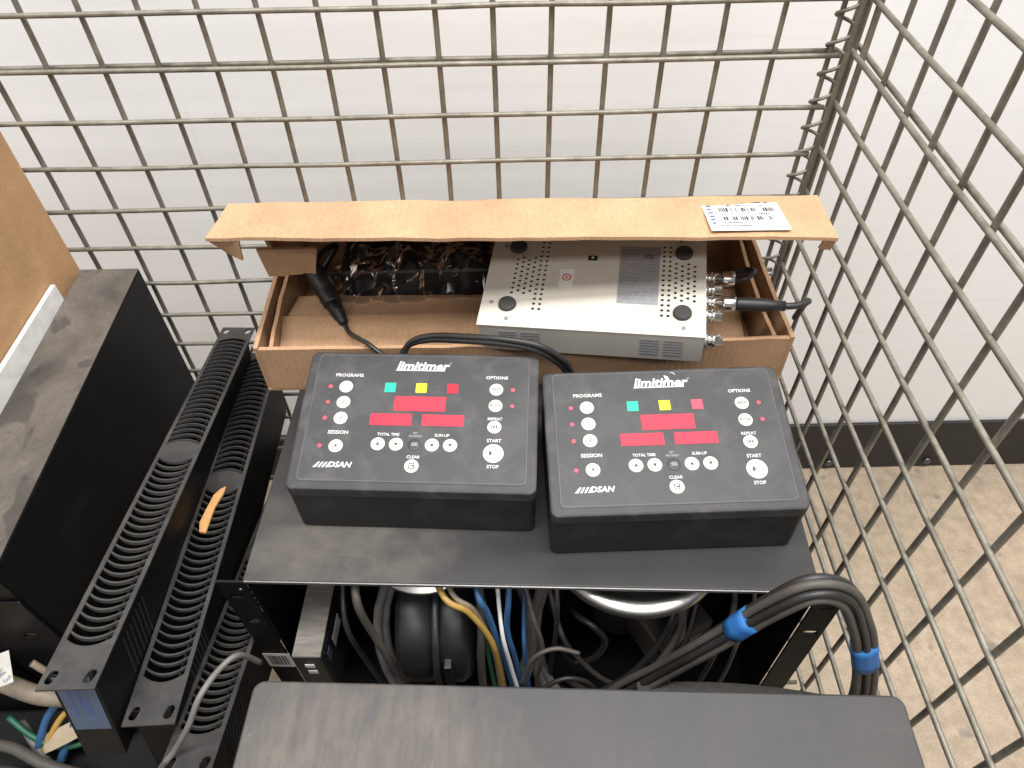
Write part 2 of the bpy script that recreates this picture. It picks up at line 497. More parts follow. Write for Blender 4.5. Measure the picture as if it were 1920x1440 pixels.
# ------------------------------------------------------------------ rack chassis carrying everything
chm = T((.0185, -.4021, -.073)) @ rot(R(-2.55), 'Z')
ch = thing('rack_chassis', 'open black steel rack chassis with flat top under the two timers', 'rack chassis', chm)
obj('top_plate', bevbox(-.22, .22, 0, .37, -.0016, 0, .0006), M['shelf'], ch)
obj('front_highlight_strip', bevbox(-.2195, .2195, -.0016, -.0001, -.0035, -.0002, .0006), plain('worn_edge_highlight', (.16, .155, .15), .35, .5), ch)  # added strip: edge highlight painted as pale, slightly worn metal
for s in (-1, 1):
    obj('side_panel', bevbox(min(s * .2185, s * .22), max(s * .2185, s * .22), .0015, .37, -.2475, -.0019, .0004), M['blacksteel'], ch)
    slots = [stadium(s * .231, z, .0125, .0034) for z in (-.0075 - .017, -.070, -.225)]
    o = plate([(s * .2195, -.2475), (s * .2413, -.2475), (s * .2413, -.001), (s * .2195, -.001)], slots, 0, .0018)
    e = obj('rack_ear', o, M['blacksteel'], ch, rot(R(90), 'X') @ T((0, 0, 0)))
    obj('slot_bright_plate', MB().box(min(s * .224, s * .238), max(s * .224, s * .238), .0008, .0018, -.030, -.019), M['nickel'], ch)  # added nickel plate makes the top ear slot read bright
    obj('screw', MB().cyl((s * .225, -.0022, -.013), (s * .225, -.0005, -.013), .0016, n=10), M['nickel'], ch)
obj('bottom_plate', bevbox(-.2183, .2183, .003, .37, -.2475, -.246, .0004), M['blacksteel'], ch)
obj('rear_plate', bevbox(-.2183, .2183, .3685, .37, -.2455, -.0019, .0004), M['blacksteel'], ch)
st = obj('barcode_sticker', MB().box(-.0125, .0125, -.015, .015, 0, .0002), M['white_plastic'], ch, T((-.2290, -.0024, -.152)) @ rot(R(90), 'X'))
st['label'] = 'small white barcode sticker'
bar = MB(); x = -.009
random.seed(3)
while x < .008:
    q = random.choice((.0006, .001, .0016)); bar.box(x, x + q, -.010, .010, .0002, .00028); x += q + random.choice((.0005, .0009))
obj('barcode', bar, M['ink'], st)

# a second unit the chassis stands on
lo = tag(obj('rack_unit', bevbox(-.215, .215, .004, .37, -.345, -.2495, .002), M['blacksteel'], None, chm), 'black steel rack unit underneath the open chassis', 'rack unit')

# ------------------------------------------------------------------ steel case in the foreground
cam_case = T((.0474, -.4807, -.068)) @ rot(R(-2.55), 'Z')
D = .30
ol = rrect(.442, D, .0075, 6, 0, -D / 2)
oi = rrect(.4385, D - .0035, .006, 6, 0, -D / 2)
oj = rrect(.4405, D - .0015, .007, 6, 0, -D / 2)
H = .348
fc = tag(obj('steel_case', MB().rings([[(x, y, -H) for x, y in ol], [(x, y, -.0018) for x, y in ol], [(x, y, -.0006) for x, y in oj], [(x, y, 0) for x, y in oi]]), M['case'], None, cam_case),
         'dusty scratched grey-black steel case nearest the camera at bottom', 'steel case')

# ------------------------------------------------------------------ slim rack units with curved slots
def arc_pts(x0, x1, y, sag, n=8):
    return [(x0 + (x1 - x0) * k / n, y + sag * (1 - (2 * k / n - 1) ** 2)) for k in range(n + 1)]
SLAT = {}
for sg in (-1, 1):
    a = arc_pts(-.0156, .0156, 0, sg * .0066, 10); t = .0017
    mb = MB(); n = len(a)
    vs = [(x, y - t / 2, z) for z in (-.0032, -.0002) for x, y in a] + [(x, y + t / 2, z) for z in (-.0032, -.0002) for x, y in a]
    fs = []
    for k in range(n - 1):
        A, B, C_, D_ = k, n + k, 2 * n + k, 3 * n + k
        fs += [(A, A + 1, B + 1, B), (C_ + 1, C_, D_, D_ + 1), (B, B + 1, D_ + 1, D_), (A + 1, A, C_, C_ + 1)]
    mb.add(vs, fs); SLAT[sg] = mb.mesh('slat'); SLAT[sg].materials.append(M['ventsteel'])

FW = .0188; FL = .483
op1 = arc_pts(-.0153, .0153, .040, -.0062) + arc_pts(.0153, -.0153, .240, -.0062)
op2 = arc_pts(-.0153, .0153, .258, .0062) + arc_pts(.0153, -.0153, .452, .0062)
holes = [stadium(sx * .0125, yy, .011, .0031, R(78)) for sx in (-1, 1) for yy in (.0095, FL - .0095)]
FACE = plate([(-FW, 0), (FW, 0), (FW, FL), (-FW, FL)], [op1, op2] + holes, -.0016, 0).mesh('face_plate')
b = MB()
b.box(-.0172, -.0160, .012, .471, -.10, -.0017).box(.0108, .012, .012, .471, -.10, -.0017)
b.box(-.0158, .0106, .012, .0132, -.10, -.0017).box(-.0158, .0106, .4698, .471, -.10, -.0017).box(-.0158, .0106, .0134, .4696, -.10, -.099)
b.box(-.0158, .0106, .243, .259, -.035, -.0018)
BODY = b.mesh('body')
def vent_unit(N, F, roll, label, blue=False):
    N, F = Vector(N), Vector(F); ey = (F - N).normalized()
    ex = Vector((1, 0, 0)); ex = (ex - ey * ex.dot(ey)).normalized(); ez = ex.cross(ey)
    mw = Matrix(((ex.x, ey.x, ez.x, N.x), (ex.y, ey.y, ez.y, N.y), (ex.z, ey.z, ez.z, N.z), (0, 0, 0, 1))) @ rot(roll, 'Y')
    r = thing('vented_rack_unit', label, 'rack unit', mw, 'slim vented rack units on their sides')
    obj('face_plate', FACE, M['ventsteel'], r)
    obj('body', BODY, M['blacksteel'], r)
    y = .047
    while y < .246:
        obj('slat', SLAT[-1], None, r, T((0, y, 0))); y += .0084
    y = .260
    while y < .449:
        obj('slat', SLAT[1], None, r, T((0, y, 0))); y += .0084
    for k in range(7):
        obj('louver', MB().box(.0121, .0127, .055 + k * .0065, .0566 + k * .0065, -.062, -.022), M['hole'], r)
    if blue:
        s = obj('sticker', MB().box(-.0150, .0098, .0116, .01195, -.066, -.004), M['blue_label'], r)
        s['label'] = 'faded blue sticker on the end of the housing'
        tm = T((-.004, .01155, -.030)) @ rot(R(90), 'X') @ rot(R(-90), 'Z')
        obj('print', MB().box(-.021, .008, .0005, .0022, 0, .0001).box(-.015, .018, -.005, -.0035, 0, .0001).box(-.02, -.008, .005, .0065, 0, .0001).box(-.002, .019, .004, .0065, 0, .0001), M['ink_blue'], s, tm)
    return r
vent_unit((-.2922, -.4814, -.0496), (-.3192, -.015, -.1611), R(4), 'leftmost slim vented rack unit, raised front, beside the tall dusty unit', True)
vent_unit((-.2645, -.482, -.122), (-.2965, -.008, -.200), R(4), 'middle slim vented rack unit with a torn cardboard scrap lying on it')
vent_unit((-.2350, -.5120, -.137), (-.2640, -.065, -.315), R(4), 'slim vented rack unit under the grey cable, next to the chassis')

# ------------------------------------------------------------------ tall dusty unit on its side at the left
sm = T((-.429, -.205, -.42))
slab = thing('tall_rack_unit', 'tall black rack unit on its side with dusty brown top', 'rack unit', sm)
def slabz(y): return -.0615 - .42 * 0 - (-.0235 - y) * .032
mb = MB().add([(-.032, -.179, 0), (.032, -.179, 0), (.032, .182, 0), (-.032, .182, 0), (-.032, -.179, .3475), (.032, -.179, .3475), (.032, .182, .3590), (-.032, .182, .3590)],
              [(3, 2, 1, 0), (4, 5, 6, 7), (0, 1, 5, 4), (1, 2, 6, 5), (2, 3, 7, 6), (3, 0, 4, 7)]).mesh('body')
bm = bmesh.new(); bm.from_mesh(mb); bmesh.ops.bevel(bm, geom=list(bm.edges), offset=.0012, segments=2, affect='EDGES'); bm.to_mesh(mb); bm.free()
obj('body', mb, M['blacksteel'], slab)
tp = MB().add([(-.0315, -.1785, .34762), (.0315, -.1785, .34762), (.0315, .1815, .35912), (-.0315, .1815, .35912), (-.0315, -.1785, .3483), (.0315, -.1785, .3483), (.0315, .1815, .3598), (-.0315, .1815, .3598)],
              [(3, 2, 1, 0), (4, 5, 6, 7), (0, 1, 5, 4), (1, 2, 6, 5), (2, 3, 7, 6), (3, 0, 4, 7)])
obj('top_cover', tp, M['slab'], slab)
sp = plate(rrect(.0642, .30, .002, 2, 0, .150), [stadium(-.012, .272, .013, .0034), stadium(.010, .238, .013, .0034)], 0, .0018)
obj('front_panel', sp, M['blacksteel'], slab, T((0, -.1802, .005)) @ rot(R(90), 'X'))
for x, z in ((-.012, .277), (.010, .243)):
    obj('slot_light_plate', MB().box(x - .008, x + .008, -.1796, -.1792, z - .006, z + .006), M['tan_cable'], slab)  # added pale plates stand in for light showing through the slots

# ------------------------------------------------------------------ cardboard box and white board at the left edge
cb = thing('cardboard_box', 'tall brown cardboard box at the left edge behind the tall unit', 'cardboard box', T((-.48, -.2, -.42)))
obj('side_wall', bevbox(.0085, .0125, -.100, .185, 0, .545, .0008), M['card_big'], cb)
obj('rear_wall', bevbox(-.085, .008, .181, .185, 0, .545, .0008), M['card_big'], cb)
obj('front_wall', bevbox(-.085, .008, -.100, -.096, 0, .545, .0008), M['card_big'], cb)
obj('far_wall', bevbox(-.089, -.0855, -.100, .185, 0, .545, .0008), M['card_big'], cb)
obj('flap', bevbox(-.002, .002, -.095, .175, 0, .10, .0008), M['card_big'], cb, T((.0085, 0, .5462)) @ rot(R(-28), 'Y'))
tag(obj('foam_board', bevbox(-.0025, .0025, -.10, .12, -.36, .014, .0006), M['white_plastic'], None, T((-.4637, -.19, -.056)) @ rot(R(0), 'X')), 'white board strip between cardboard box and dusty unit', 'foam board')

# ------------------------------------------------------------------ mailer carton with raised lid
CX0, CX1, CY0, CY1 = -.2215, .2630, -.1975, -.0105
ct = thing('mailer_carton', 'shallow brown mailer carton with raised lid behind the timers', 'carton', T((0, 0, -.0725)))
th = .003; hh = .0545
obj('bottom', bevbox(CX0 + .0002, CX1 - .0002, CY0 + .0002, CY1 - .0002, 0, .003, .0005), M['card_in'], ct)
def wavy_wall(name, a, b, z0, z1, thick, mat, amp=.0012):
    """cardboard wall from a to b (xy), slightly bowed with a soft uneven top edge"""
    a, b = Vector((*a, 0)), Vector((*b, 0)); d = (b - a); L = d.length; d.normalize(); nrm = Vector((-d.y, d.x, 0))
    n = max(4, int(L / .02)); rg = []
    for i in range(n + 1):
        t = i / n; p = a + d * L * t
        bow = nrm * (amp * 1.5 * math.sin(math.pi * t) + amp * .6 * noise.noise(Vector((p.x * 30, p.y * 30, 1.7))))
        zt = z1 + amp * noise.noise(Vector((p.x * 45, p.y * 45, 7.1)))
        q = p
        rg.append([q + Vector((0, 0, z0)), q + nrm * thick + Vector((0, 0, z0)), q + nrm * thick + bow + Vector((0, 0, zt)), q + bow + Vector((0, 0, zt))])
    return obj(name, MB().rings(rg), mat, ct)
wavy_wall('front_wall', (CX1 - .0045, CY0), (CX0 + .0045, CY0), .0035, hh, -.004, M['card'])
wavy_wall('rear_wall', (CX0 + .0045, CY1), (CX1 - .0045, CY1), .0035, hh, -.004, M['card'])
wavy_wall('side_wall', (CX0, CY0 + .001), (CX0, CY1 - .001), .0035, hh + .001, -.004, M['card'])
wavy_wall('side_wall', (CX1 - .004, CY0 + .001), (CX1 - .004, CY1 - .001), .0035, hh + .001, -.004, M['card'])
# inner layer of the double side walls
wavy_wall('side_liner', (CX0 + .012, CY0 + .006), (CX0 + .010, CY1 - .006), .0035, hh - .002, -.0035, M['card_in'], .002)
wavy_wall('side_liner', (CX1 - .018, CY0 + .006), (CX1 - .014, CY1 - .006), .0035, hh - .003, -.0035, M['card_in'], .002)
# lid: main panel rises from the rear edge, front lip folds forward
RG0, RG1 = Vector((-.226, -.1332, .0889)), Vector((.2691, -.1366, .0859))
off = Vector((0, 0, .0725))
Hn0, Hn1 = Vector((CX0, CY1 + .0005, -.0165)), Vector((CX1, CY1 + .0005, -.0165))
def sheet(name, A, B, C2, D2, thick, mat, par, nx=30, ny=4, amp=.0010, edge=.0012, seed=0.0):
    """cardboard sheet spanned by corners A-B (top edge) and D2-C2 (bottom edge)"""
    nrm = (B - A).cross(D2 - A).normalized()
    top, bot = [], []
    for j in range(ny + 1):
        for i in range(nx + 1):
            u, v = i / nx, j / ny
            p = A.lerp(B, u).lerp(D2.lerp(C2, u), v)
            p = p + nrm * amp * noise.noise(p * 22 + Vector((seed, 0, 0)))
            if j == ny: p = p + (D2 - A).normalized() * edge * noise.noise(Vector((u * 26 + seed, 3.3, 0)))
            top.append(p); bot.append(p - nrm * thick)
    W = nx + 1; N = W * (ny + 1); fs = []
    for j in range(ny):
        for i in range(nx):
            a = j * W + i; fs += [(a, a + 1, a + W + 1, a + W), (N + a, N + a + W, N + a + W + 1, N + a + 1)]
    for i in range(nx):
        fs.append((i + 1, i, N + i, N + i + 1)); k = ny * W + i; fs.append((k, k + 1, N + k + 1, N + k))
    for j in range(ny):
        a = j * W; fs.append((a, a + W, N + a + W, N + a)); a += nx; fs.append((a + W, a, N + a, N + a + W))
    return obj(name, MB().add(top + bot, fs), mat, par)
sheet('lid_panel', RG1 + off, RG0 + off, Hn0 + off, Hn1 + off, -.003, M['card_in'], ct, 24, 8)
F0, F1 = Vector((-.2295, -.1884, .0948)), Vector((.2672, -.1972, .0890))
lip = sheet('lid_lip', RG0 + off + Vector((0, -.0004, .0012)), RG1 + off + Vector((0, -.0004, .0012)), F1 + off, F0 + off, .003, M['card'], ct, 60, 5, .0016, .0016)
# torn corner tabs hanging from the lip and the side flaps of the lid
sheet('corner_tab', F0 + off + Vector((-.0015, .006, -.001)), F0 + off + Vector((.026, .002, -.001)), F0 + off + Vector((.023, .004, -.020)), F0 + off + Vector((.012, .008, -.017)), .0025, M['card'], ct, 6, 3)
sheet('corner_tab', F1 + off + Vector((-.010, .002, -.001)), F1 + off + Vector((.0005, .004, -.001)), F1 + off + Vector((-.001, .006, -.012)), F1 + off + Vector((-.011, .005, -.010)), .0025, M['card'], ct, 6, 3)
sheet('lid_side_flap', Vector((-.2015, -.150, .082)) + off, Vector((-.205, -.050, .022)) + off, Vector((-.198, -.068, .000)) + off, Vector((-.192, -.160, .056)) + off, .003, M['card_in'], ct, 8, 4)
sheet('lid_side_flap', Vector((.2585, -.050, .022)) + off, Vector((.2555, -.140, .080)) + off, Vector((.250, -.150, .058)) + off, Vector((.254, -.062, .000)) + off, .003, M['card_in'], ct, 8, 4)
sheet('dust_flap', Vector((-.2045, -.158, .0650)) + off, Vector((-.1560, -.150, .0580)) + off, Vector((-.1640, -.146, .0290)) + off, Vector((-.2020, -.156, .0330)) + off, .003, M['card_in'], ct, 10, 5, .002, .003)
# shipping label on the lip
ex = (RG1 - RG0).normalized(); e = (F0 - RG0); e = (e - ex * e.dot(ex)).normalized(); nz = -ex.cross(e)
lm = Matrix(((ex.x, -e.x, nz.x, 0), (ex.y, -e.y, nz.y, 0), (ex.z, -e.z, nz.z, 0), (0, 0, 0, 1)))
pos = RG0 + off + ex * .4265 + e * .0305 + nz * .0030
lab = obj('shipping_label', MB().add([(-.0315, .0245, 0), (.0315, .0245, 0), (.0315, -.0245, 0), (-.0315, -.0245, 0), (-.0315, .0245, .0003), (.0315, .0245, .0003), (.0315, -.0245, .0003), (-.0315, -.0245, .0003)],
          [(0, 1, 2, 3), (7, 6, 5, 4), (0, 4, 5, 1), (1, 5, 6, 2), (2, 6, 7, 3), (3, 7, 4, 0)]), M['paper'], ct, T(pos) @ lm)
lab['label'] = 'white printed shipping label'
random.seed(11)
pr = MB(); prb = MB()
for yy, hgt, x0, x1, den in ((.020, .0022, -.024, .024, .7), (.0155, .0022, -.012, .018, .45), (.0085, .0065, -.019, .013, .8), (.0085, .0065, .017, .026, .8), (.0015, .0018, -.020, .004, .7), (.0015, .0018, .012, .022, .8), (-.0055, .006, -.018, .021, .75), (-.0125, .0018, -.020, -.004, .8), (-.0175, .0018, -.022, .002, .8), (-.021, .0014, -.022, -.002, .7)):
    x = x0
    while x < x1:
        q = random.uniform(.0006, .0019)
        if random.random() < den: pr.box(x, min(x + q, x1), yy - hgt / 2, yy + hgt / 2, .0003, .00042)
        x += q + .0005
for k in range(7): prb.box(-.0285, -.0255 + random.uniform(0, .0012), .019 - k * .0055, .0215 - k * .0055, .0003, .00042)
obj('print', pr, M['ink'], lab); obj('print', prb, M['ink_blue'], lab)

# ------------------------------------------------------------------ things lying in the carton
ins = [(-.206, -.1905), (-.209, -.140), (-.2035, -.137), (-.2035, -.0995), (-.0145, -.1035), (-.0145, -.1905)]
io = thing('carton_insert', 'folded brown cardboard insert lying inside the open carton', 'cardboard insert', T((0, 0, -.0690)))
sheet('panel', Vector((-.2085, -.139, .0355)), Vector((.04, -.141, .0345)), Vector((.04, -.186, .028)), Vector((-.2055, -.186, .029)), .003, M['card'], io, 24, 6, .0018, .001)
sheet('panel', Vector((-.2040, -.0985, .0250)), Vector((.04, -.1020, .0240)), Vector((.04, -.1406, .0345)), Vector((-.2040, -.1386, .0355)), .003, M['card'], io, 24, 6, .0018, .0)
obj('support', bevbox(-.200, .04, -.182, -.104, 0, .0225, .001), M['card_in'], io)
io2 = tag(obj('cardboard_pad', bevbox(-.0, .058, -.045, .045, 0, .018, .001), M['card'], None, T((.178, -.130, -.069)) @ rot(R(-5), 'Z')), 'flat brown cardboard pad right of the cream device', 'cardboard pad')

# black power supplies in clear bag
ad = thing('power_adapter', 'black power adapter inside a clear bag under the carton lid', 'power adapter', T((-.085, -.062, -.069)))
obj('housing', bevbox(-.075, .075, -.030, .035, 0, .052, .006, 3), M['black_plastic'], ad)
obj('cord', MB().tube([(-.072, .0, .03), (-.095, -.01, .035), (-.105, .012, .02), (-.088, .03, .04), (-.1, .0, .05), (-.108, -.02, .03)], .003, 8, 6), M['black_cable'], ad)
random.seed(5)
def crumple(w_, d_, h_, nx, ny, amp, seed):
    vs, fs = [], []
    for j in range(ny + 1):
        for i in range(nx + 1):
            u, v = i / nx - .5, j / ny - .5
            p = Vector((u * w_, v * d_, 0)); q = Vector((u * 7 + seed, v * 5, seed))
            prof = h_ * (1 - abs(2 * u) ** 6) * (1 - abs(2 * v) ** 4) 
            p.z = prof + amp * (abs(noise.noise(q * 1.1)) * 1.3 + .4 * noise.noise(q * 2.3) + .06 * noise.noise(q * 5))
            p.x += amp * .5 * noise.noise(q * 1.7 + Vector((9, 0, 0))); p.y += amp * .6 * noise.noise(q * 1.9 + Vector((0, 9, 0)))
            vs.append(p); 
    for j in range(ny):
        for i in range(nx): a = j * (nx + 1) + i; fs.append((a, a + 1, a + nx + 2, a + nx + 1))
    return MB().add(vs, fs, False)
tag(obj('plastic_bag', crumple(.182, .085, .044, 46, 24, .013, 3.1), M['film'], None, T((-.082, -.072, -.057)) @ rot(R(4), 'Z')), 'crumpled clear plastic bag around black adapter in carton', 'plastic bag')

# cable with in-line connector
xl = thing('connector_cable', 'thin black cable with barrel connector lying in the carton', 'cable', T((-.148, -.15, -.035)))
A_ = Vector((-.185, -.088, -.016)); B_ = Vector((-.1485, -.152, -.0300)); d_ = (B_ - A_).normalized(); o_ = Vector((-.148, -.15, -.035))
def along(prof):
    a = d_.orthogonal().normalized(); b_ = d_.cross(a)
    return [[A_ - o_ + d_ * h + (a * math.cos(t) + b_ * math.sin(t)) * r for t in [2 * math.pi * k / 20 for k in range(20)]] for h, r in prof]
obj('barrel', MB().rings(along([(0, .0086), (.0015, .0098), (.030, .0098), (.031, .0088), (.034, .0088), (.035, .0096), (.048, .0092), (.050, .0080)]), smooth=True), M['black_plastic'], xl)
obj('strain_relief', MB().rings(along([(.0502, .0078), (.062, .0066), (.0625, .0058), (.066, .0062), (.0665, .0052), (.073, .0048), (.076, .0030)]), smooth=True), M['black_plastic'], xl)
obj('latch', MB().rings(along([(.020, .003), (.032, .003)])), M['black_plastic'], xl, T((0.0085, 0.004, .006)))
obj('cord', MB().tube([Vector(p) - o_ for p in ((-.1478, -.1535, -.0302), (-.141, -.168, -.027), (-.128, -.186, -.018), (-.117, -.199, -.012), (-.104, -.207, -.018), (-.09, -.205, -.03))], .0022, 8, 8), M['black_cable'], xl)

# twin cable looping behind the timers
for k, (dz, dx) in enumerate(((0, 0), (.0045, .003))):
    pts = [(-.089 + dx, -.210, -.020 + dz), (-.080 + dx, -.2075, -.006 + dz), (-.060 + dx, -.2105, .003 + dz), (-.030 + dx, -.222, .012 + dz), (.000 + dx, -.232, .018 + dz), (.028 + dx, -.236, .014 + dz), (.046 + dx, -.236, .000 + dz), (.056 + dx, -.233, -.018 + dz), (.060 + dx, -.228, -.045 + dz)]
    o = obj('loop_cable', MB().tube(pts, .0027, 8, 8), M['black_cable'])
    tag(o, ('lower' if k == 0 else 'upper') + ' strand of the twin black cable arching from one timer to the other', 'cable', 'cables behind the timers')

# ------------------------------------------------------------------ cream converter box, upside down
dm = T((.0738, -.2197, .0181)) @ rot(R(-9.843), 'Z') @ rot(R(8.139), 'X') @ rot(R(-3.559), 'Y')
dv = thing('converter_box', 'cream metal converter box upside down in the open carton', 'converter box', dm)
DW, DD, DH = .192, .118, .0345
obj('case', bevbox(-DW / 2 + .0006, DW / 2 - .0006, .0006, DD, -DH, -.0012, .0008), M['beige'], dv)
hl = []
def hx(cx, cy, r=.0016): return [(cx + r * math.cos(R(60 * k + 30)), cy + r * math.sin(R(60 * k + 30))) for k in range(6)]
def vent(sign, rows_in, rows_out):
    for c_ in range(2):
        for k in range(rows_in): hl.append(hx(sign * (.0445 if sign < 0 else .0595) + sign * c_ * .0053 * 1, .021 + k * .0057 + (c_ * 0)))
    for c_ in range(4):
        for k in range(rows_out):
            hl.append(hx(sign * ((.0551 if sign < 0 else .0702) + c_ * .0053), .0385 + k * .0057 + (.00285 if c_ % 2 == 0 else 0)))
vent(-1, 15, 8); vent(1, 15, 8)
obj('top_plate', plate([(-DW / 2, 0), (DW / 2, 0), (DW / 2, DD), (-DW / 2, DD)], hl, -.0009, 0), M['beige'], dv)
obj('vent_backing', MB().box(-.078, -.040, .018, .104, -.00115, -.00095), M['hole'], dv)
obj('vent_backing', MB().box(.056, .090, .018, .104, -.00115, -.00095), M['hole'], dv)
fmesh = MB().lathe([(.0078, 0), (.0078, .002), (.0072, .0032), (.006, .0036)], 'Z', 24).mesh('foot')
for sx in (-1, 1):
    for yy in (.024, .0933): obj('foot', fmesh, M['foot'], dv, T((sx * .0725 + (.004 if sx > 0 else .0), yy, 0)))
scr = MB().cyl((0, 0, 0), (0, 0, .0008), .0018, n=10).mesh('screw')
for x, y in ((-.071, .0085), (.078, .0085), (-.087, .026), (-.084, .094), (.074, .108)): obj('screw', scr, M['ink_grey'], dv, T((x, y, 0)))
s1 = obj('warranty_sticker', MB().box(-.0062, .0062, -.0105, .0105, 0, .0002), M['paper'], dv, T((-.0245, .0585, 0)))
s1['label'] = 'small white sticker with red round mark'
ringm = MB(); ro = [[(r * math.cos(t), r * math.sin(t), .0003) for t in [2 * math.pi * k / 24 for k in range(24)]] for r in (.0030, .0042)]
ringm.rings(ro, False, False)
obj('red_ring', ringm, M['ink_red'], s1, T((0, .0005, 0)))
obj('red_mark', MB().box(-.0019, .0019, -.0004, .0004, .0002, .00035).box(-.0004, .0004, -.0018, .0018, .0002, .00037), M['ink_red'], s1, T((0, .0005, 0)) @ rot(R(25), 'Z'))
s2 = obj('rating_plate', MB().box(-.0175, .0175, -.034, .034, 0, .0002), M['silver'], dv, T((.0385, .066, 0)))
s2['label'] = 'silver rating plate with fine print'
random.seed(21); fp = MB()
for k in range(15):
    yy = .029 - k * .0041; x = -.0145
    while x < .0145:
        q = random.uniform(.001, .004)
        if random.random() < .72: fp.box(x, min(x + q, .015), yy - .0006, yy + .0006, .0002, .0003)
        x += q + .0007
obj('print', fp, M['ink_grey'], s2)
text('CE', .0062, M['ink'], s2, T((.008, .0215, .0003)), 0, .00012)
obj('dip_switch', bevbox(-.0042, .0042, -.0028, .0028, 0, .0006, .0003), M['hole'], dv, T((-.0035, .0835, 0)))
obj('switch_lever', MB().box(-.001, .001, -.001, .001, .0006, .0012), M['white_plastic'], dv, T((-.0035, .0835, 0)))
for gx in (.0510, .0705):
    for k in range(6):
        obj('vent_slot', MB().box(gx - .0078, gx + .0078, -.0002, .0004, -.0088 - k * .0037, -.0074 - k * .0037), M['ink_grey'], dv)
for gx in (-.0700, -.0505):
    for k in range(5):
        obj('vent_slot', MB().box(gx - .0078, gx + .0078, -.0002, .0004, -.0088 - k * .0037, -.0074 - k * .0037), M['ink_grey'], dv)
# coaxial sockets on the right-hand side
bnc = MB().lathe([(.0072, 0), (.0072, .002), (.0052, .0022), (.0052, .006), (.0062, .0063), (.0062, .0085), (.0050, .0088), (.0050, .0145), (.0036, .0146), (.0036, .010)], 'X', 18).mesh('coaxial_socket')
for yy in (.0085, .0345, .0500, .0640, .0780): 
    o = obj('coaxial_socket', bnc, M['nickel'], dv, T((DW / 2 - .0002, yy, -.0135)))
obj('bayonet_pin', MB().cyl((DW / 2 + .011, .0085, -.0085), (DW / 2 + .011, .0085, -.0065), .0012, n=8), M['nickel'], dv)
pg = thing('coaxial_plug', 'black coaxial plug pushed into the cream device at right', 'plug', dm @ T((DW / 2 + .0150, .0500, -.0135)))
obj('collar', MB().lathe([(.0066, 0), (.0068, .0015), (.0068, .010), (.0060, .011)], 'X', 18), M['nickel'], pg)
obj('boot', MB().lathe([(.0056, .0112), (.0058, .013), (.0058, .036), (.0046, .040), (.0044, .052)], 'X', 16), M['black_plastic'], pg)
obj('cord', MB().tube([(.050, 0, 0), (.058, .001, -.0005), (.067, .005, -.002), (.0735, .014, -.008), (.0745, .024, -.022), (.072, .03, -.05)], .003, 8, 6), M['black_cable'], pg)
cp = thing('coaxial_lead', 'crumpled small black-and-nickel lead at the back of the cream device', 'lead', dm @ T((DW / 2 + .015, .078, -.0135)))
obj('collar', MB().lathe([(.0066, 0), (.0068, .0015), (.0068, .010), (.0050, .011)], 'X', 16), M['nickel'], cp)
obj('cord', MB().tube([(.010, 0, 0), (.018, -.002, .003), (.026, .006, .004), (.024, .016, -.004), (.012, .02, -.012)], .0028, 8, 6), M['black_cable'], cp)

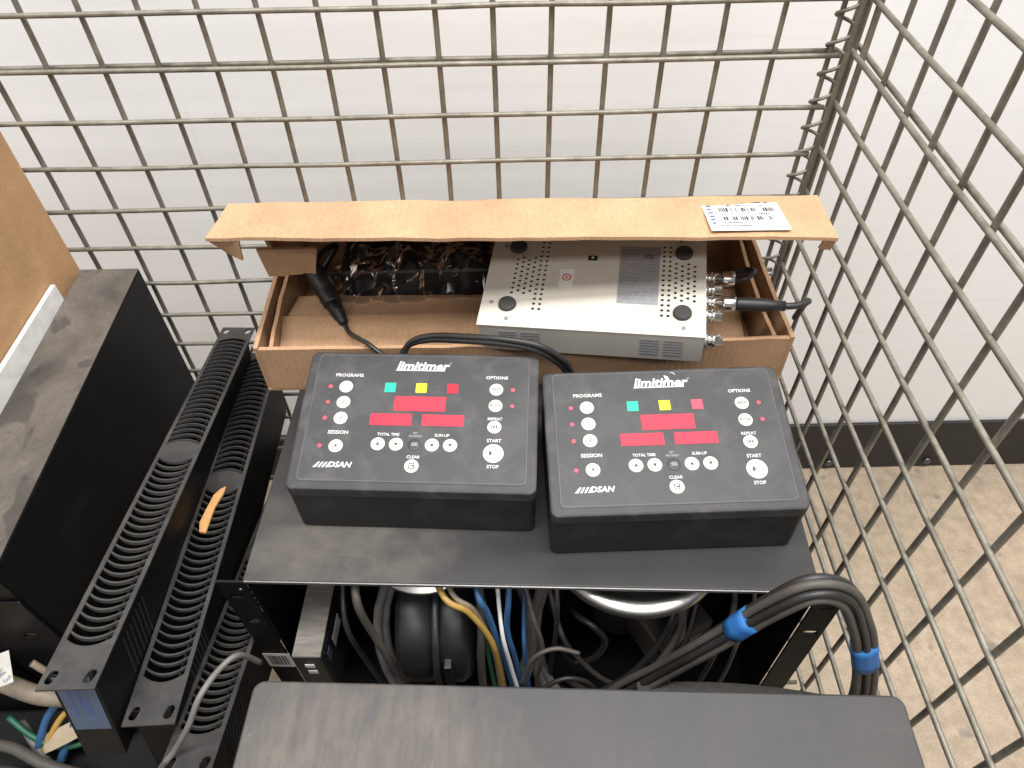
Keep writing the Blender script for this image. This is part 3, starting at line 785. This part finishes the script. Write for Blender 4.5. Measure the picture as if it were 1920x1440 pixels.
# ------------------------------------------------------------------ the two speech timers
TW, TD = .1912, .1222
HF, HR = .0547, .0782
SL = math.atan2(HR - HF, TD); TL = math.hypot(TD, HR - HF)
def zt(y, base=0): return base + HF + (HR - HF) * (y + TD / 2) / TD
def tring(inset, k, r=.009, dz=0):
    return [(x, y, k * zt(y) + dz) for x, y in rrect(TW - 2 * inset, TD - 2 * inset, r, 6)]
def make_timer(mw, label, lamp3, chipped):
    t = thing('speech_timer', label, 'speech timer', mw, 'speech timers side by side on the chassis')
    obj('base', MB().rings([tring(.0075, 0, .008, .0015), tring(.0065, 0, .008, .0035), tring(.0028, 0, .009, .026)]), M['timer_body'], t) if False else None
    lo_ = lambda inset, f, dz: [(x, y, f * (zt(y) - .011) + dz) for x, y in rrect(TW - 2 * inset, TD - 2 * inset, .006, 6)]
    obj('base', MB().rings([lo_(.0018, 0, .0), lo_(.0008, 0, .0012), lo_(.0004, 1, 0)]), M['timer_body'], t)
    obj('lid', MB().rings([tring(.0006, 1, .006, -.0106), tring(.0, 1, .006, -.0098), tring(.0, 1, .006, -.0014), tring(.0004, 1, .006, -.0005), tring(.0016, 1, .006, 0)]), M['timer_lid'], t)
    FM = T((0, 0, zt(0))) @ rot(SL, 'X') @ Matrix.Scale(.9646, 4)
    ol = rrect(.1832, .1202, .004, 4, 0, .0022)
    obj('overlay', prism(ol, .00005, .0004), M['overlay'], t, FM)
    o2 = rrect(.1815, .1185, .004, 4, 0, .0022); o3 = rrect(.1808, .1178, .004, 4, 0, .0022)
    obj('overlay_border', plate(o2, [o3], .00041, .00048), M['overlay_line'], t, FM)
    F = lambda x, y, z=.0004: FM @ T((x / 1000, y / 1000, z))
    sub = lambda x, y, z: T((x / 1000, y / 1000, z))
    # logo
    text('limitimer', .0122, M['white_print'], t, F(-1.2, 50.6), .25, .00038, 1.0, 'logo')
    obj('logo_underline', MB().add([(-.0235, 0, 0), (.0185, 0, 0), (.0188, .0009, 0), (-.0233, .0009, 0), (-.0235, 0, .0001), (.0185, 0, .0001), (.0188, .0009, .0001), (-.0233, .0009, .0001)],
        [(0, 1, 2, 3), (4, 5, 6, 7), (0, 1, 5, 4), (1, 2, 6, 5), (2, 3, 7, 6), (3, 0, 4, 7)]), M['white_print'], t, F(0, 46.0))
    obj('logo_tick', MB().box(-.0002, .0002, -.0009, .0009, 0, .0001), M['white_print'], t, F(23.2, 54.2) @ rot(R(-45), 'Z'))
    if chipped:
        sc = MB(); random.seed(2)
        sc.add([(0, 0, 0), (.0035, -.0012, 0), (.0050, -.006, 0), (.0030, -.0052, 0), (.0042, -.0095, 0), (.0022, -.0058, 0), (.0008, -.0032, 0)], [(0, 1, 2, 3, 4, 5, 6)])
        sc.add([(.005, .0022, 0), (.008, .0028, 0), (.0098, .001, 0), (.0104, -.0012, 0), (.0098, .0003, 0), (.0078, .0020, 0)], [(0, 1, 2, 3, 4, 5)])
        q = obj('scratch', sc, M['white_print'], t, F(3.0, 57.8, .00056)); q['label'] = 'white scratch across the logo'
    small = dict(bold=.00008)
    text('PROGRAMS', .0044, M['white_print'], t, F(-62.6, 40.3), 0, .00008, 1.05)
    text('SESSION', .0044, M['white_print'], t, F(-64, -14.6), 0, .00008, 1.05)
    text('OPTIONS', .0042, M['white_print'], t, F(63.7, 40.4), 0, .00008, 1.05)
    text('TOTAL TIME', .0036, M['white_print'], t, F(-22.5, -15.6), 0, .00006, .9)
    text('SUM-UP', .0036, M['white_print'], t, F(21.4, -15.6), 0, .00006, .95)
    text('SET', .0026, M['grey_print'], t, F(-.3, -13.9)); text('SECONDS', .0024, M['grey_print'], t, F(-.3, -16.7))
    text('CLEAR', .0036, M['white_print'], t, F(-.2, -35.4), 0, .00006)
    text('REPEAT', .0036, M['white_print'], t, F(63.7, .6), 0, .00006)
    text('START', .0040, M['white_print'], t, F(63.9, -19.3), 0, .00008)
    text('STOP', .0040, M['white_print'], t, F(63.9, -42.3), 0, .00008)
    text('DSAN', .0066, M['white_print'], t, F(-58.5, -43.6), .25, .00022, 1.05, 'maker_logo')
    lg = MB()
    for k in range(3): lg.add([(k * .0030, -.0024, 0), (k * .0030 + .0016, -.0024, 0), (k * .0030 + .0044, .0024, 0), (k * .0030 + .0028, .0024, 0)], [(0, 1, 2, 3)])
    lg.add([(-.0042, -.0024, 0), (-.0014, -.0024, 0), (.0014, .0024, 0), (-.0002, .0024, 0)], [(0, 1, 2, 3)])
    obj('maker_emblem', lg, M['white_print'], t, F(-75.5, -43.7, .0005))
    bt = BT[0]; bt2 = BT[1]
    def button(x, y, sym, size=.0052, big=False, dark=False):
        o = obj('button', (bt2 if big else (BT[2] if dark else bt)), None, t, F(x, y))
        if sym == 'UP': obj('symbol', MB().add([(-.0017, -.0012, 0), (.0017, -.0012, 0), (0, .0018, 0)], [(0, 1, 2)]), M['ink'], o, T((0, 0, .00068)))
        elif sym == 'DN': obj('symbol', MB().add([(-.0017, .0012, 0), (.0017, .0012, 0), (0, -.0018, 0)], [(0, 1, 2)]), M['ink'], o, T((0, 0, .00068)))
        elif sym == 'SQ':
            obj('symbol', plate(rrect(.0046, .0050, .0005, 2), [rrect(.0032, .0036, .0005, 2)], 0, .00008).add([(-.0008, -.0004, .00008), (.0016, -.0004, .00008), (.0016, .0006, .00008), (-.0008, .0006, .00008)], [(0, 1, 2, 3)]), M['ink'], o, T((0, 0, .00064)))
        elif sym == 'RP':
            obj('symbol', MB().add([(-.0026, -.0016, 0), (-.0019, -.0016, 0), (-.0019, .0016, 0), (-.0026, .0016, 0)], [(0, 1, 2, 3)]).add([(.0002, -.0016, 0), (.0002, .0016, 0), (-.0018, 0, 0)], [(0, 1, 2)]).add([(.0024, -.0016, 0), (.0024, .0016, 0), (.0004, 0, 0)], [(0, 1, 2)]), M['ink'], o, T((0, 0, .00068)))
        elif sym == 'GO':
            obj('symbol', MB().add([(-.0034, -.0026, 0), (-.0034, .0026, 0), (-.0002, 0, 0)], [(0, 1, 2)]), M['ink'], o, T((0, 0, .00068)))
            obj('symbol', plate(rrect(.0062, .0062, .0004, 2, .0012, 0), [rrect(.0050, .0050, .0004, 2, .0012, 0)], 0, .00006), M['ink_grey'], o, T((0, 0, .00064)))
        elif sym: text(sym, size, M['grey_print'] if dark else M['ink'], o, T((0, 0, .00066)), 0, .00005, 1, 'symbol')
    for y, s in ((28.9, '1'), (13.8, '2'), (-1.4, '3'), (-27, '4')):
        button(-64, y, s); obj('indicator', BT[3], None, t, F(-77.2, y))
    for y, s in ((28.7, 'BEEP'), (13.1, 'BLINK')):
        button(63.6, y, s, .0034); obj('indicator', BT[3], None, t, F(77.5, y))
    button(63.6, -6.9, 'RP'); button(63.9, -30.7, 'GO', big=True)
    for x, s in ((-30, 'UP'), (-15.2, 'DN'), (14, 'UP'), (28.7, 'DN')): button(x, -24.4, s)
    button(-.3, -24.5, ':00', .0046, dark=True); button(-.6, -43.4, 'SQ')
    for x, m_, nm in ((-26.3, 'lamp_g', 'green_lamp'), (.1, 'lamp_y', 'yellow_lamp'), (26.8, lamp3, 'red_lamp')):
        obj(nm, prism(rrect(.0092, .0092, .0004, 2), 0, .0003), M[m_], t, F(x, 28.9))
    for x0, x1, y0, y1 in ((-21.2, 22, 6.6, 20.4), (-39.4, -4.8, -7.2, 3.7), (3.7, 38.3, -7.0, 3.5)):
        obj('display_window', prism(rrect((x1 - x0) / 1000, (y1 - y0) / 1000, .0004, 2), 0, .0003), M['red_win'], t, F((x0 + x1) / 2, (y0 + y1) / 2))
    return t
BT = [MB().lathe([(.0058, 0), (.0058, .0003), (.0054, .0006), (.003, .00062)], 'Z', 28).mesh('button'),
      MB().lathe([(.0083, 0), (.0083, .0003), (.0079, .0006), (.004, .00062)], 'Z', 32).mesh('button'),
      MB().lathe([(.0052, 0), (.0052, .0003), (.0049, .0005), (.003, .00052)], 'Z', 28).mesh('button'),
      MB().lathe([(.0020, 0), (.0020, .0003), (.0016, .0004)], 'Z', 14).mesh('indicator')]
for me, k in zip(BT, ('cream', 'cream', 'overlay', 'red_led')): me.materials.append(M[k])
make_timer(T((-.0663, -.2904, -.0727)) @ rot(R(-3.2), 'Z'), 'left black speech timer with deep red square lamp, clean logo', 'lamp_r', False)
make_timer(T((.1302, -.3144, -.0727)) @ rot(R(.8), 'Z'), 'right black speech timer with scratched logo and paler red lamp', 'lamp_r2', True)

# ------------------------------------------------------------------ torn cardboard scrap on the middle vented unit
sc = [(0, -.034), (.006, -.036), (.0078, -.02), (.010, -.004), (.0155, .012), (.017, .0215), (.0125, .0195), (.0065, .012), (.002, -.006), (-.0015, -.022)]
tag(obj('cardboard_scrap', prism(sc, 0, .0022), M['scrap'], None, T((-.2895, -.2700, -.1565)) @ rot(R(-9.4), 'X') @ rot(R(9), 'Z')), 'torn orange-brown cardboard scrap on the middle vented unit', 'cardboard scrap')

# ------------------------------------------------------------------ cables
def cable(name, pts, r, mat, label, cat='cable', group=None, n=8, sub=8):
    return tag(obj(name, MB().tube(pts, r, n, sub), mat), label, cat, group)
cable('grey_cable', [(-.196, -.432, -.135), (-.2005, -.440, -.100), (-.2105, -.452, -.0950), (-.2190, -.472, -.093), (-.2290, -.487, -.110), (-.2440, -.496, -.133), (-.2637, -.510, -.160), (-.29, -.53, -.25)], .0024, M['grey_cable'], 'pale grey cable curving over the rightmost vented unit')

bd = thing('cable_bundle', 'thick bundle of dark cables bound with blue tape at right', 'cable bundle', T((.25, -.45, -.42)))
bp = [(.060, -.40, -.30), (.0872, -.43, -.2560), (.1090, -.43, -.2140), (.1398, -.43, -.1590), (.1657, -.43, -.1110), (.1924, -.43, -.0600), (.2142, -.43, -.0330), (.2405, -.43, -.0420), (.2600, -.435, -.0760), (.2740, -.440, -.1120), (.2920, -.452, -.1850), (.2960, -.47, -.30), (.29, -.50, -.41)]
bo = Vector((.25, -.45, -.42))
Pb = spline(bp, 8); Fb = frames(Pb)
random.seed(4); OFF = {}
offs = [(-.0050, .0036), (.0014, .0062), (.0062, .0012), (.0034, -.0048), (.0002, .0002), (-.0062, -.0026), (-.0016, -.0066)]
for k, (oa, ob) in enumerate(offs):
    pts = []
    for i, (p_, (a, b_)) in enumerate(zip(Pb, Fb)):
        t_ = i / len(Pb); wv = 1 + .10 * math.sin(7 * t_ + k * 1.9) + (.9 * max(0, .22 - t_) / .22); tw = 1.5 * t_
        c_, s_ = math.cos(tw), math.sin(tw)
        oa2, ob2 = (oa * c_ - ob * s_) * wv, (oa * s_ + ob * c_) * wv
        OFF.setdefault(i, []).append((oa2, ob2))
        pts.append(p_ - bo + a * oa2 + b_ * ob2)
    obj('cable', MB().tube(pts, .0031 + (k % 3) * .0003, 8, 1), M['brown_cable'] if k % 2 else M['black_cable'], bd)
def tape(i0, i1):
    rg = []
    for i in range(i0, i1 + 1):
        p_, (a, b_) = Pb[i], Fb[i]
        rg.append([p_ - bo + (a * math.cos(t) + b_ * math.sin(t)) * (max(oa * math.cos(t) + ob * math.sin(t) for oa, ob in OFF[i]) + .0036) for t in [2 * math.pi * k / 28 for k in range(28)]])
    obj('tape_band', MB().rings(rg, smooth=True), M['tape'], bd)
def nearest(x, y, z): return min(range(len(Pb)), key=lambda i: (Pb[i] - Vector((x, y, z))).length)
i1 = nearest(.178, -.43, -.086); tape(i1 - 2, i1 + 1)
i2 = nearest(.277, -.443, -.122); tape(i2 - 2, i2 + 2)

# things inside the chassis, seen below its front edge
dish = tag(obj('steel_dish', MB().lathe([(.0, -.008), (.050, -.008), (.057, -.004), (.0615, .002), (.066, .0056), (.072, .0055), (.0755, .003), (.077, -.001), (.0755, -.005), (.072, -.008), (.060, -.014), (.0, -.014)], 'Z', 64), M['chrome'], None, T((.1085, -.3420, -.0960)) @ rot(R(2), 'X')), 'round polished steel dish with rolled rim under the chassis top', 'steel dish')
tag(obj('dish_stand', MB().lathe([(.026, 0), (.026, .004), (.012, .012), (.012, .12), (.03, .1345)], 'Z', 24), M['black_plastic'], None, T((.1085, -.3420, -.2455))), 'black round stand holding the polished steel dish', 'stand')
tag(obj('steel_disc', MB().lathe([(.0, .003), (.030, .003), (.047, .0), (.0485, -.002), (.046, -.003), (.0, -.001)], 'Z', 48), M['chrome'], None, T((-.0660, -.3470, -.0965)) @ rot(R(3), 'X')), 'thin round steel disc just under the chassis edge at left', 'steel disc')
hs = thing('round_housing', 'black round plastic housing with a raised rim inside chassis', 'housing', T((-.058, -.372, -.245)))
obj('drum', MB().lathe([(.0, -.036), (.048, -.036), (.054, -.030), (.054, -.008), (.050, -.006), (.050, .000), (.055, .003), (.055, .020), (.050, .026), (.030, .032), (.0, .032)], 'X', 40, (0, 0, .055)), M['black_plastic'], hs)
obj('rim', MB().lathe([(.0575, -.004), (.0590, -.003), (.0590, .001), (.0575, .002)], 'X', 40, (0, 0, .055)), M['black_cable'], hs)
obj('post', MB().lathe([(.0, 0), (.02, 0), (.014, .02), (.014, .05), (.0, .05)], 'Z', 16, (0, 0, .0005)), M['black_plastic'], hs)
obj('rib', bevbox(.006, .012, -.0585, -.050, .03, .085, .001), M['black_plastic'], hs)

def coil(name, c, rx, rz, tilt, turns, r, mat, label, ph=0, drift=.004):
    pts = []
    n = 28
    for i in range(int(turns * n) + 1):
        a = 2 * math.pi * i / n + ph; k = i / n
        rr = 1 + .05 * math.sin(k * 2.3 + ph)
        pts.append(Vector(c) + Vector((rx * rr * math.cos(a), drift * k + tilt * math.sin(a), rz * rr * math.sin(a))))
    return tag(obj(name, MB().tube(pts, r, 8, 1), mat), label, 'cable coil')
coil('cable_coil', (-.043, -.398, -.180), .066, .098, .040, 2.2, .0042, M['grey_cable'], 'grey cable coil looped around the black round housing', 1.0)
coil('cable_coil', (.088, -.396, -.185), .064, .098, .040, 2.3, .0045, M['grey_cable'], 'grey cable coil standing below the polished steel dish', .4)

inner = [
 ('yellow_cable', [(-.065, -.36, -.086), (-.0476, -.400, -.094), (-.0283, -.407, -.1085), (-.011, -.414, -.155), (-.003, -.424, -.2362), (.002, -.43, -.33)], .0032, 'yellow', 'upper yellow cable bending down in front of the chassis'),
 ('yellow_cable', [(-.060, -.35, -.088), (-.0420, -.396, -.094), (-.0240, -.404, -.112), (-.0115, -.412, -.165), (-.0060, -.424, -.25), (-.004, -.43, -.33)], .0027, 'tan_cable', 'tan cable running beside the yellow cable'),
 ('blue_cable', [(-.028, -.36, -.086), (-.0208, -.400, -.092), (-.0139, -.406, -.1137), (-.0040, -.414, -.1762), (.0065, -.424, -.2468), (.01, -.43, -.33)], .0032, 'blue', 'left blue cable hanging in front of chassis'),
 ('blue_cable', [(.004, -.36, -.088), (.003, -.398, -.100), (.001, -.408, -.140), (.008, -.416, -.19), (.0125, -.424, -.25), (.014, -.43, -.33)], .0030, 'blue', 'right blue cable hanging in front of chassis'),
 ('white_cable', [(-.006, -.39, -.10), (-.003, -.412, -.140), (.003, -.420, -.185), (.010, -.428, -.24), (.012, -.43, -.33)], .0022, 'white_plastic', 'thin white cable among the blue cables'),
 ('green_cable', [(-.018, -.39, -.12), (-.016, -.412, -.165), (-.013, -.420, -.21), (-.010, -.426, -.255), (-.01, -.43, -.33)], .0026, 'green', 'dark green cable left of the blue cables'),
 ('black_cable', [(.040, -.372, -.086), (.041, -.404, -.100), (.041, -.407, -.160), (.0385, -.409, -.22), (.036, -.415, -.30)], .0027, 'black_cable', 'straight black cable hanging left of the polished dish'),
 ('black_cable', [(-.120, -.37, -.086), (-.116, -.402, -.098), (-.1085, -.408, -.150), (-.098, -.415, -.20), (-.080, -.425, -.255), (-.06, -.43, -.33)], .0042, 'brown_cable', 'dark cable slanting down left of the round housing'),
 ('black_cable', [(.150, -.37, -.150), (.140, -.395, -.170), (.122, -.410, -.205), (.100, -.418, -.235), (.070, -.42, -.262), (.04, -.40, -.285)], .0044, 'black_cable', 'upper of three black cables curving below the polished dish'),
 ('black_cable', [(.160, -.37, -.160), (.148, -.398, -.182), (.130, -.413, -.217), (.106, -.421, -.248), (.074, -.424, -.274), (.04, -.41, -.295)], .0044, 'brown_cable', 'middle of three dark cables curving below the polished dish'),
 ('black_cable', [(.170, -.37, -.170), (.156, -.400, -.194), (.138, -.416, -.229), (.113, -.424, -.260), (.08, -.428, -.286), (.05, -.42, -.31)], .0044, 'black_cable', 'lowest of three black cables curving below the polished dish'),
 ('black_cable', [(.020, -.43, -.262), (.030, -.428, -.220), (.052, -.424, -.205), (.075, -.424, -.225), (.085, -.43, -.275)], .0026, 'black_cable', 'thin black loop of cable behind the front case'),
 ('black_cable', [(.012, -.43, -.200), (.022, -.424, -.160), (.040, -.420, -.150), (.060, -.422, -.156)], .0024, 'brown_cable', 'thin dark cable end between the coils'),
 ('black_cable', [(.188, -.37, -.10), (.186, -.40, -.125), (.183, -.408, -.165), (.178, -.414, -.215), (.170, -.42, -.28)], .0030, 'brown_cable', 'dark cable dropping right of the polished dish'),
 ('black_cable', [(.204, -.37, -.10), (.203, -.40, -.13), (.198, -.408, -.175), (.196, -.414, -.225), (.19, -.42, -.29)], .0024, 'grey_cable', 'thin grey cable dropping near the right rack ear'),
]
random.seed(31)
inner += [
 ('black_cable', [(.055, -.36, -.19), (.062, -.385, -.165), (.075, -.398, -.160), (.086, -.400, -.185), (.078, -.402, -.215), (.060, -.402, -.225), (.048, -.395, -.205)], .0036, 'black_cable', 'tight black cable loop left of the three curved cables'),
 ('black_cable', [(.036, -.35, -.16), (.048, -.392, -.185), (.066, -.405, -.215), (.09, -.412, -.245), (.12, -.41, -.275)], .0030, 'brown_cable', 'dusty cable running down to the right under the dish'),
 ('black_cable', [(.175, -.36, -.22), (.150, -.400, -.235), (.118, -.425, -.255), (.085, -.436, -.28), (.05, -.44, -.31)], .0036, 'brown_cable', 'dusty cable low in the gap behind the front case'),
 ('black_cable', [(-.138, -.36, -.12), (-.134, -.398, -.145), (-.124, -.408, -.195), (-.112, -.415, -.240), (-.10, -.42, -.30)], .0030, 'black_cable', 'black cable beside the small network switch'),
 ('black_cable', [(-.022, -.37, -.11), (-.020, -.405, -.135), (-.0225, -.417, -.19), (-.022, -.424, -.25), (-.02, -.43, -.32)], .0046, 'brown_cable', 'thick dark cable right of the round housing'),
 ('blue_cable', [(.016, -.37, -.12), (.0145, -.408, -.155), (.0165, -.418, -.20), (.020, -.426, -.25), (.021, -.43, -.33)], .0022, 'blue', 'thinnest blue cable, rightmost of the blue cables'),
 ('black_cable', [(.012, -.37, -.10), (.022, -.402, -.125), (.030, -.412, -.170), (.026, -.420, -.22), (.03, -.43, -.29)], .0028, 'brown_cable', 'dark cable between the blue cables and the right coil'),
]
for nm, pts, r, mt, lb in inner: cable(nm, pts, r * .82, M[mt], lb)

sw = thing('network_switch', 'small black network switch on edge inside the chassis at left', 'network switch', T((-.1665, -.372, -.2455)) @ rot(R(-2), 'Z'))
obj('housing', bevbox(-.0125, .0125, -.046, .09, 0, .083, .001), M['black_plastic'], sw)
obj('top_cover', bevbox(-.0120, .0120, -.0455, .09, .0832, .0842, .0004), M['switch_top'], sw)
for z in (.063, .050): obj('port', MB().box(-.004, .004, -.0468, -.0462, z, z + .006), M['white_plastic'], sw)
for k in range(14): obj('vent_slot', MB().box(.0126, .0130, -.040 + k * .006, -.0375 + k * .006, .073, .077), M['hole'], sw)
obj('sticker', MB().box(.0126, .0129, -.020, .004, .044, .060), M['paper'], sw)
obj('sticker', MB().box(.0126, .0129, -.036, -.028, .050, .066), M['blue_label'], sw)
tag(obj('webbing_strap', MB().rings([[(x, y + .0, z) for (x, y, z) in ((.11 + .16 * t, -.434 - .012 * t, -.190 + .012 * math.sin(math.pi * t) - .006 * t), (.11 + .16 * t, -.462 - .012 * t, -.205 + .012 * math.sin(math.pi * t) - .006 * t), (.11 + .16 * t, -.462 - .012 * t, -.209 + .012 * math.sin(math.pi * t) - .006 * t), (.11 + .16 * t, -.434 - .012 * t, -.194 + .012 * math.sin(math.pi * t) - .006 * t))] for t in [i / 16 for i in range(17)]], smooth=False), M['strap']), 'flat dark webbing strap bulging behind the front case', 'strap')
bx = thing('black_adapter', 'black angular adapter block inside chassis below the dish', 'adapter', T((.150, -.366, -.2455)) @ rot(R(28), 'Z'))
obj('housing', bevbox(-.030, .030, -.028, .028, 0, .045, .003), plain('brown_plastic', (.045, .036, .03), .6), bx)
obj('label_plate', MB().box(-.016, .016, -.0284, -.0281, .012, .034), M['ink_grey'], bx)

# ------------------------------------------------------------------ clutter low at the left front
fu = tag(obj('flat_rack_unit', bevbox(-.215, .10, -.16, .02, 0, .110, .003), M['blacksteel'], None, T((-.345, -.425, -.417))), 'dusty flat black unit under the cables at lower left', 'rack unit')
tag(obj('small_rack_unit', bevbox(-.046, .046, -.05, .05, 0, .215, .002), M['blacksteel'], None, T((-.5150, -.352, -.4165))), 'small black unit behind the tan cable at the left edge', 'rack unit')
left = [
 ([(-.50, -.40, -.23), (-.462, -.408, -.228), (-.425, -.418, -.236), (-.395, -.412, -.262), (-.37, -.40, -.30)], .0085, 'tan_cable', 'thick tan cable with pale end at left edge'),
 ([(-.44, -.45, -.285), (-.428, -.426, -.262), (-.405, -.412, -.246), (-.380, -.402, -.248), (-.35, -.39, -.28)], .0036, 'blue', 'upper blue cable below the leftmost vented unit'),
 ([(-.42, -.46, -.295), (-.405, -.430, -.270), (-.383, -.416, -.258), (-.360, -.406, -.262), (-.33, -.40, -.29)], .0040, 'blue', 'lower blue cable below the leftmost vented unit'),
 ([(-.44, -.462, -.295), (-.420, -.430, -.268), (-.398, -.416, -.256), (-.375, -.408, -.256), (-.34, -.40, -.29)], .0030, 'yellow', 'yellow cable between the blue cables at left'),
 ([(-.47, -.425, -.27), (-.445, -.440, -.278), (-.418, -.448, -.284), (-.385, -.440, -.285), (-.35, -.42, -.298)], .0030, 'green', 'green cable looping at the left edge'),
 ([(-.49, -.445, -.28), (-.455, -.452, -.270), (-.415, -.468, -.268), (-.37, -.476, -.276), (-.32, -.472, -.286), (-.28, -.455, -.298)], .0052, 'brown_cable', 'thick dark cable crossing the lower left corner'),
 ([(-.49, -.465, -.28), (-.45, -.470, -.272), (-.41, -.482, -.270), (-.365, -.488, -.278), (-.32, -.482, -.288), (-.27, -.47, -.30)], .0046, 'black_cable', 'black cable crossing the lower left corner, nearest the edge'),
 ([(-.465, -.425, -.285), (-.447, -.442, -.283), (-.43, -.458, -.288), (-.415, -.472, -.296)], .0042, 'grey_cable', 'short grey cable at the left edge'),
 ([(-.46, -.480, -.262), (-.430, -.486, -.262), (-.40, -.492, -.268), (-.37, -.498, -.28), (-.33, -.50, -.30)], .0048, 'blue', 'blue cable at the bottom left corner'),
 ([(-.43, -.398, -.21), (-.418, -.402, -.225), (-.405, -.400, -.24), (-.39, -.395, -.26)], .0034, 'tan_cable', 'brown cable in front of the dusty tall unit'),
]
for pts, r, mt, lb in left: cable('loose_cable', pts, r, M[mt], lb)
ps = thing('paper_strip', 'curled brown paper strip lying among cables at lower left', 'paper strip', T((-.405, -.435, -.29)))
stp = [(-.028, -.012, .010), (-.012, -.008, .017), (.006, .000, .021), (.020, .010, .022), (.030, .018, .020)]
obj('strip', MB().rings([[Vector(p) + Vector(q) for q in ((.004, -.008, 0), (-.004, .008, 0.001), (-.004, .008, .0004), (.004, -.008, -.0006))] for p in spline(stp, 4)]), plain('tan_paper', (.36, .29, .20), .85), ps)
tg = thing('name_tag', 'white printed tag at the left edge below the dusty unit', 'tag', T((-.4350, -.4120, -.1860)) @ rot(R(20), 'X') @ rot(R(22), 'Z') @ rot(R(10), 'Y'))
obj('card', bevbox(-.012, .005, -.014, .014, 0, .0008, .0002), plain('soiled_paper', (.42, .40, .37), .8), tg)
text('M 3', .0085, M['ink_grey'], tg, T((-.002, -.006, .001)) @ rot(R(-60), 'Z'), 0, .0003)

print('objects', len(bpy.data.objects))
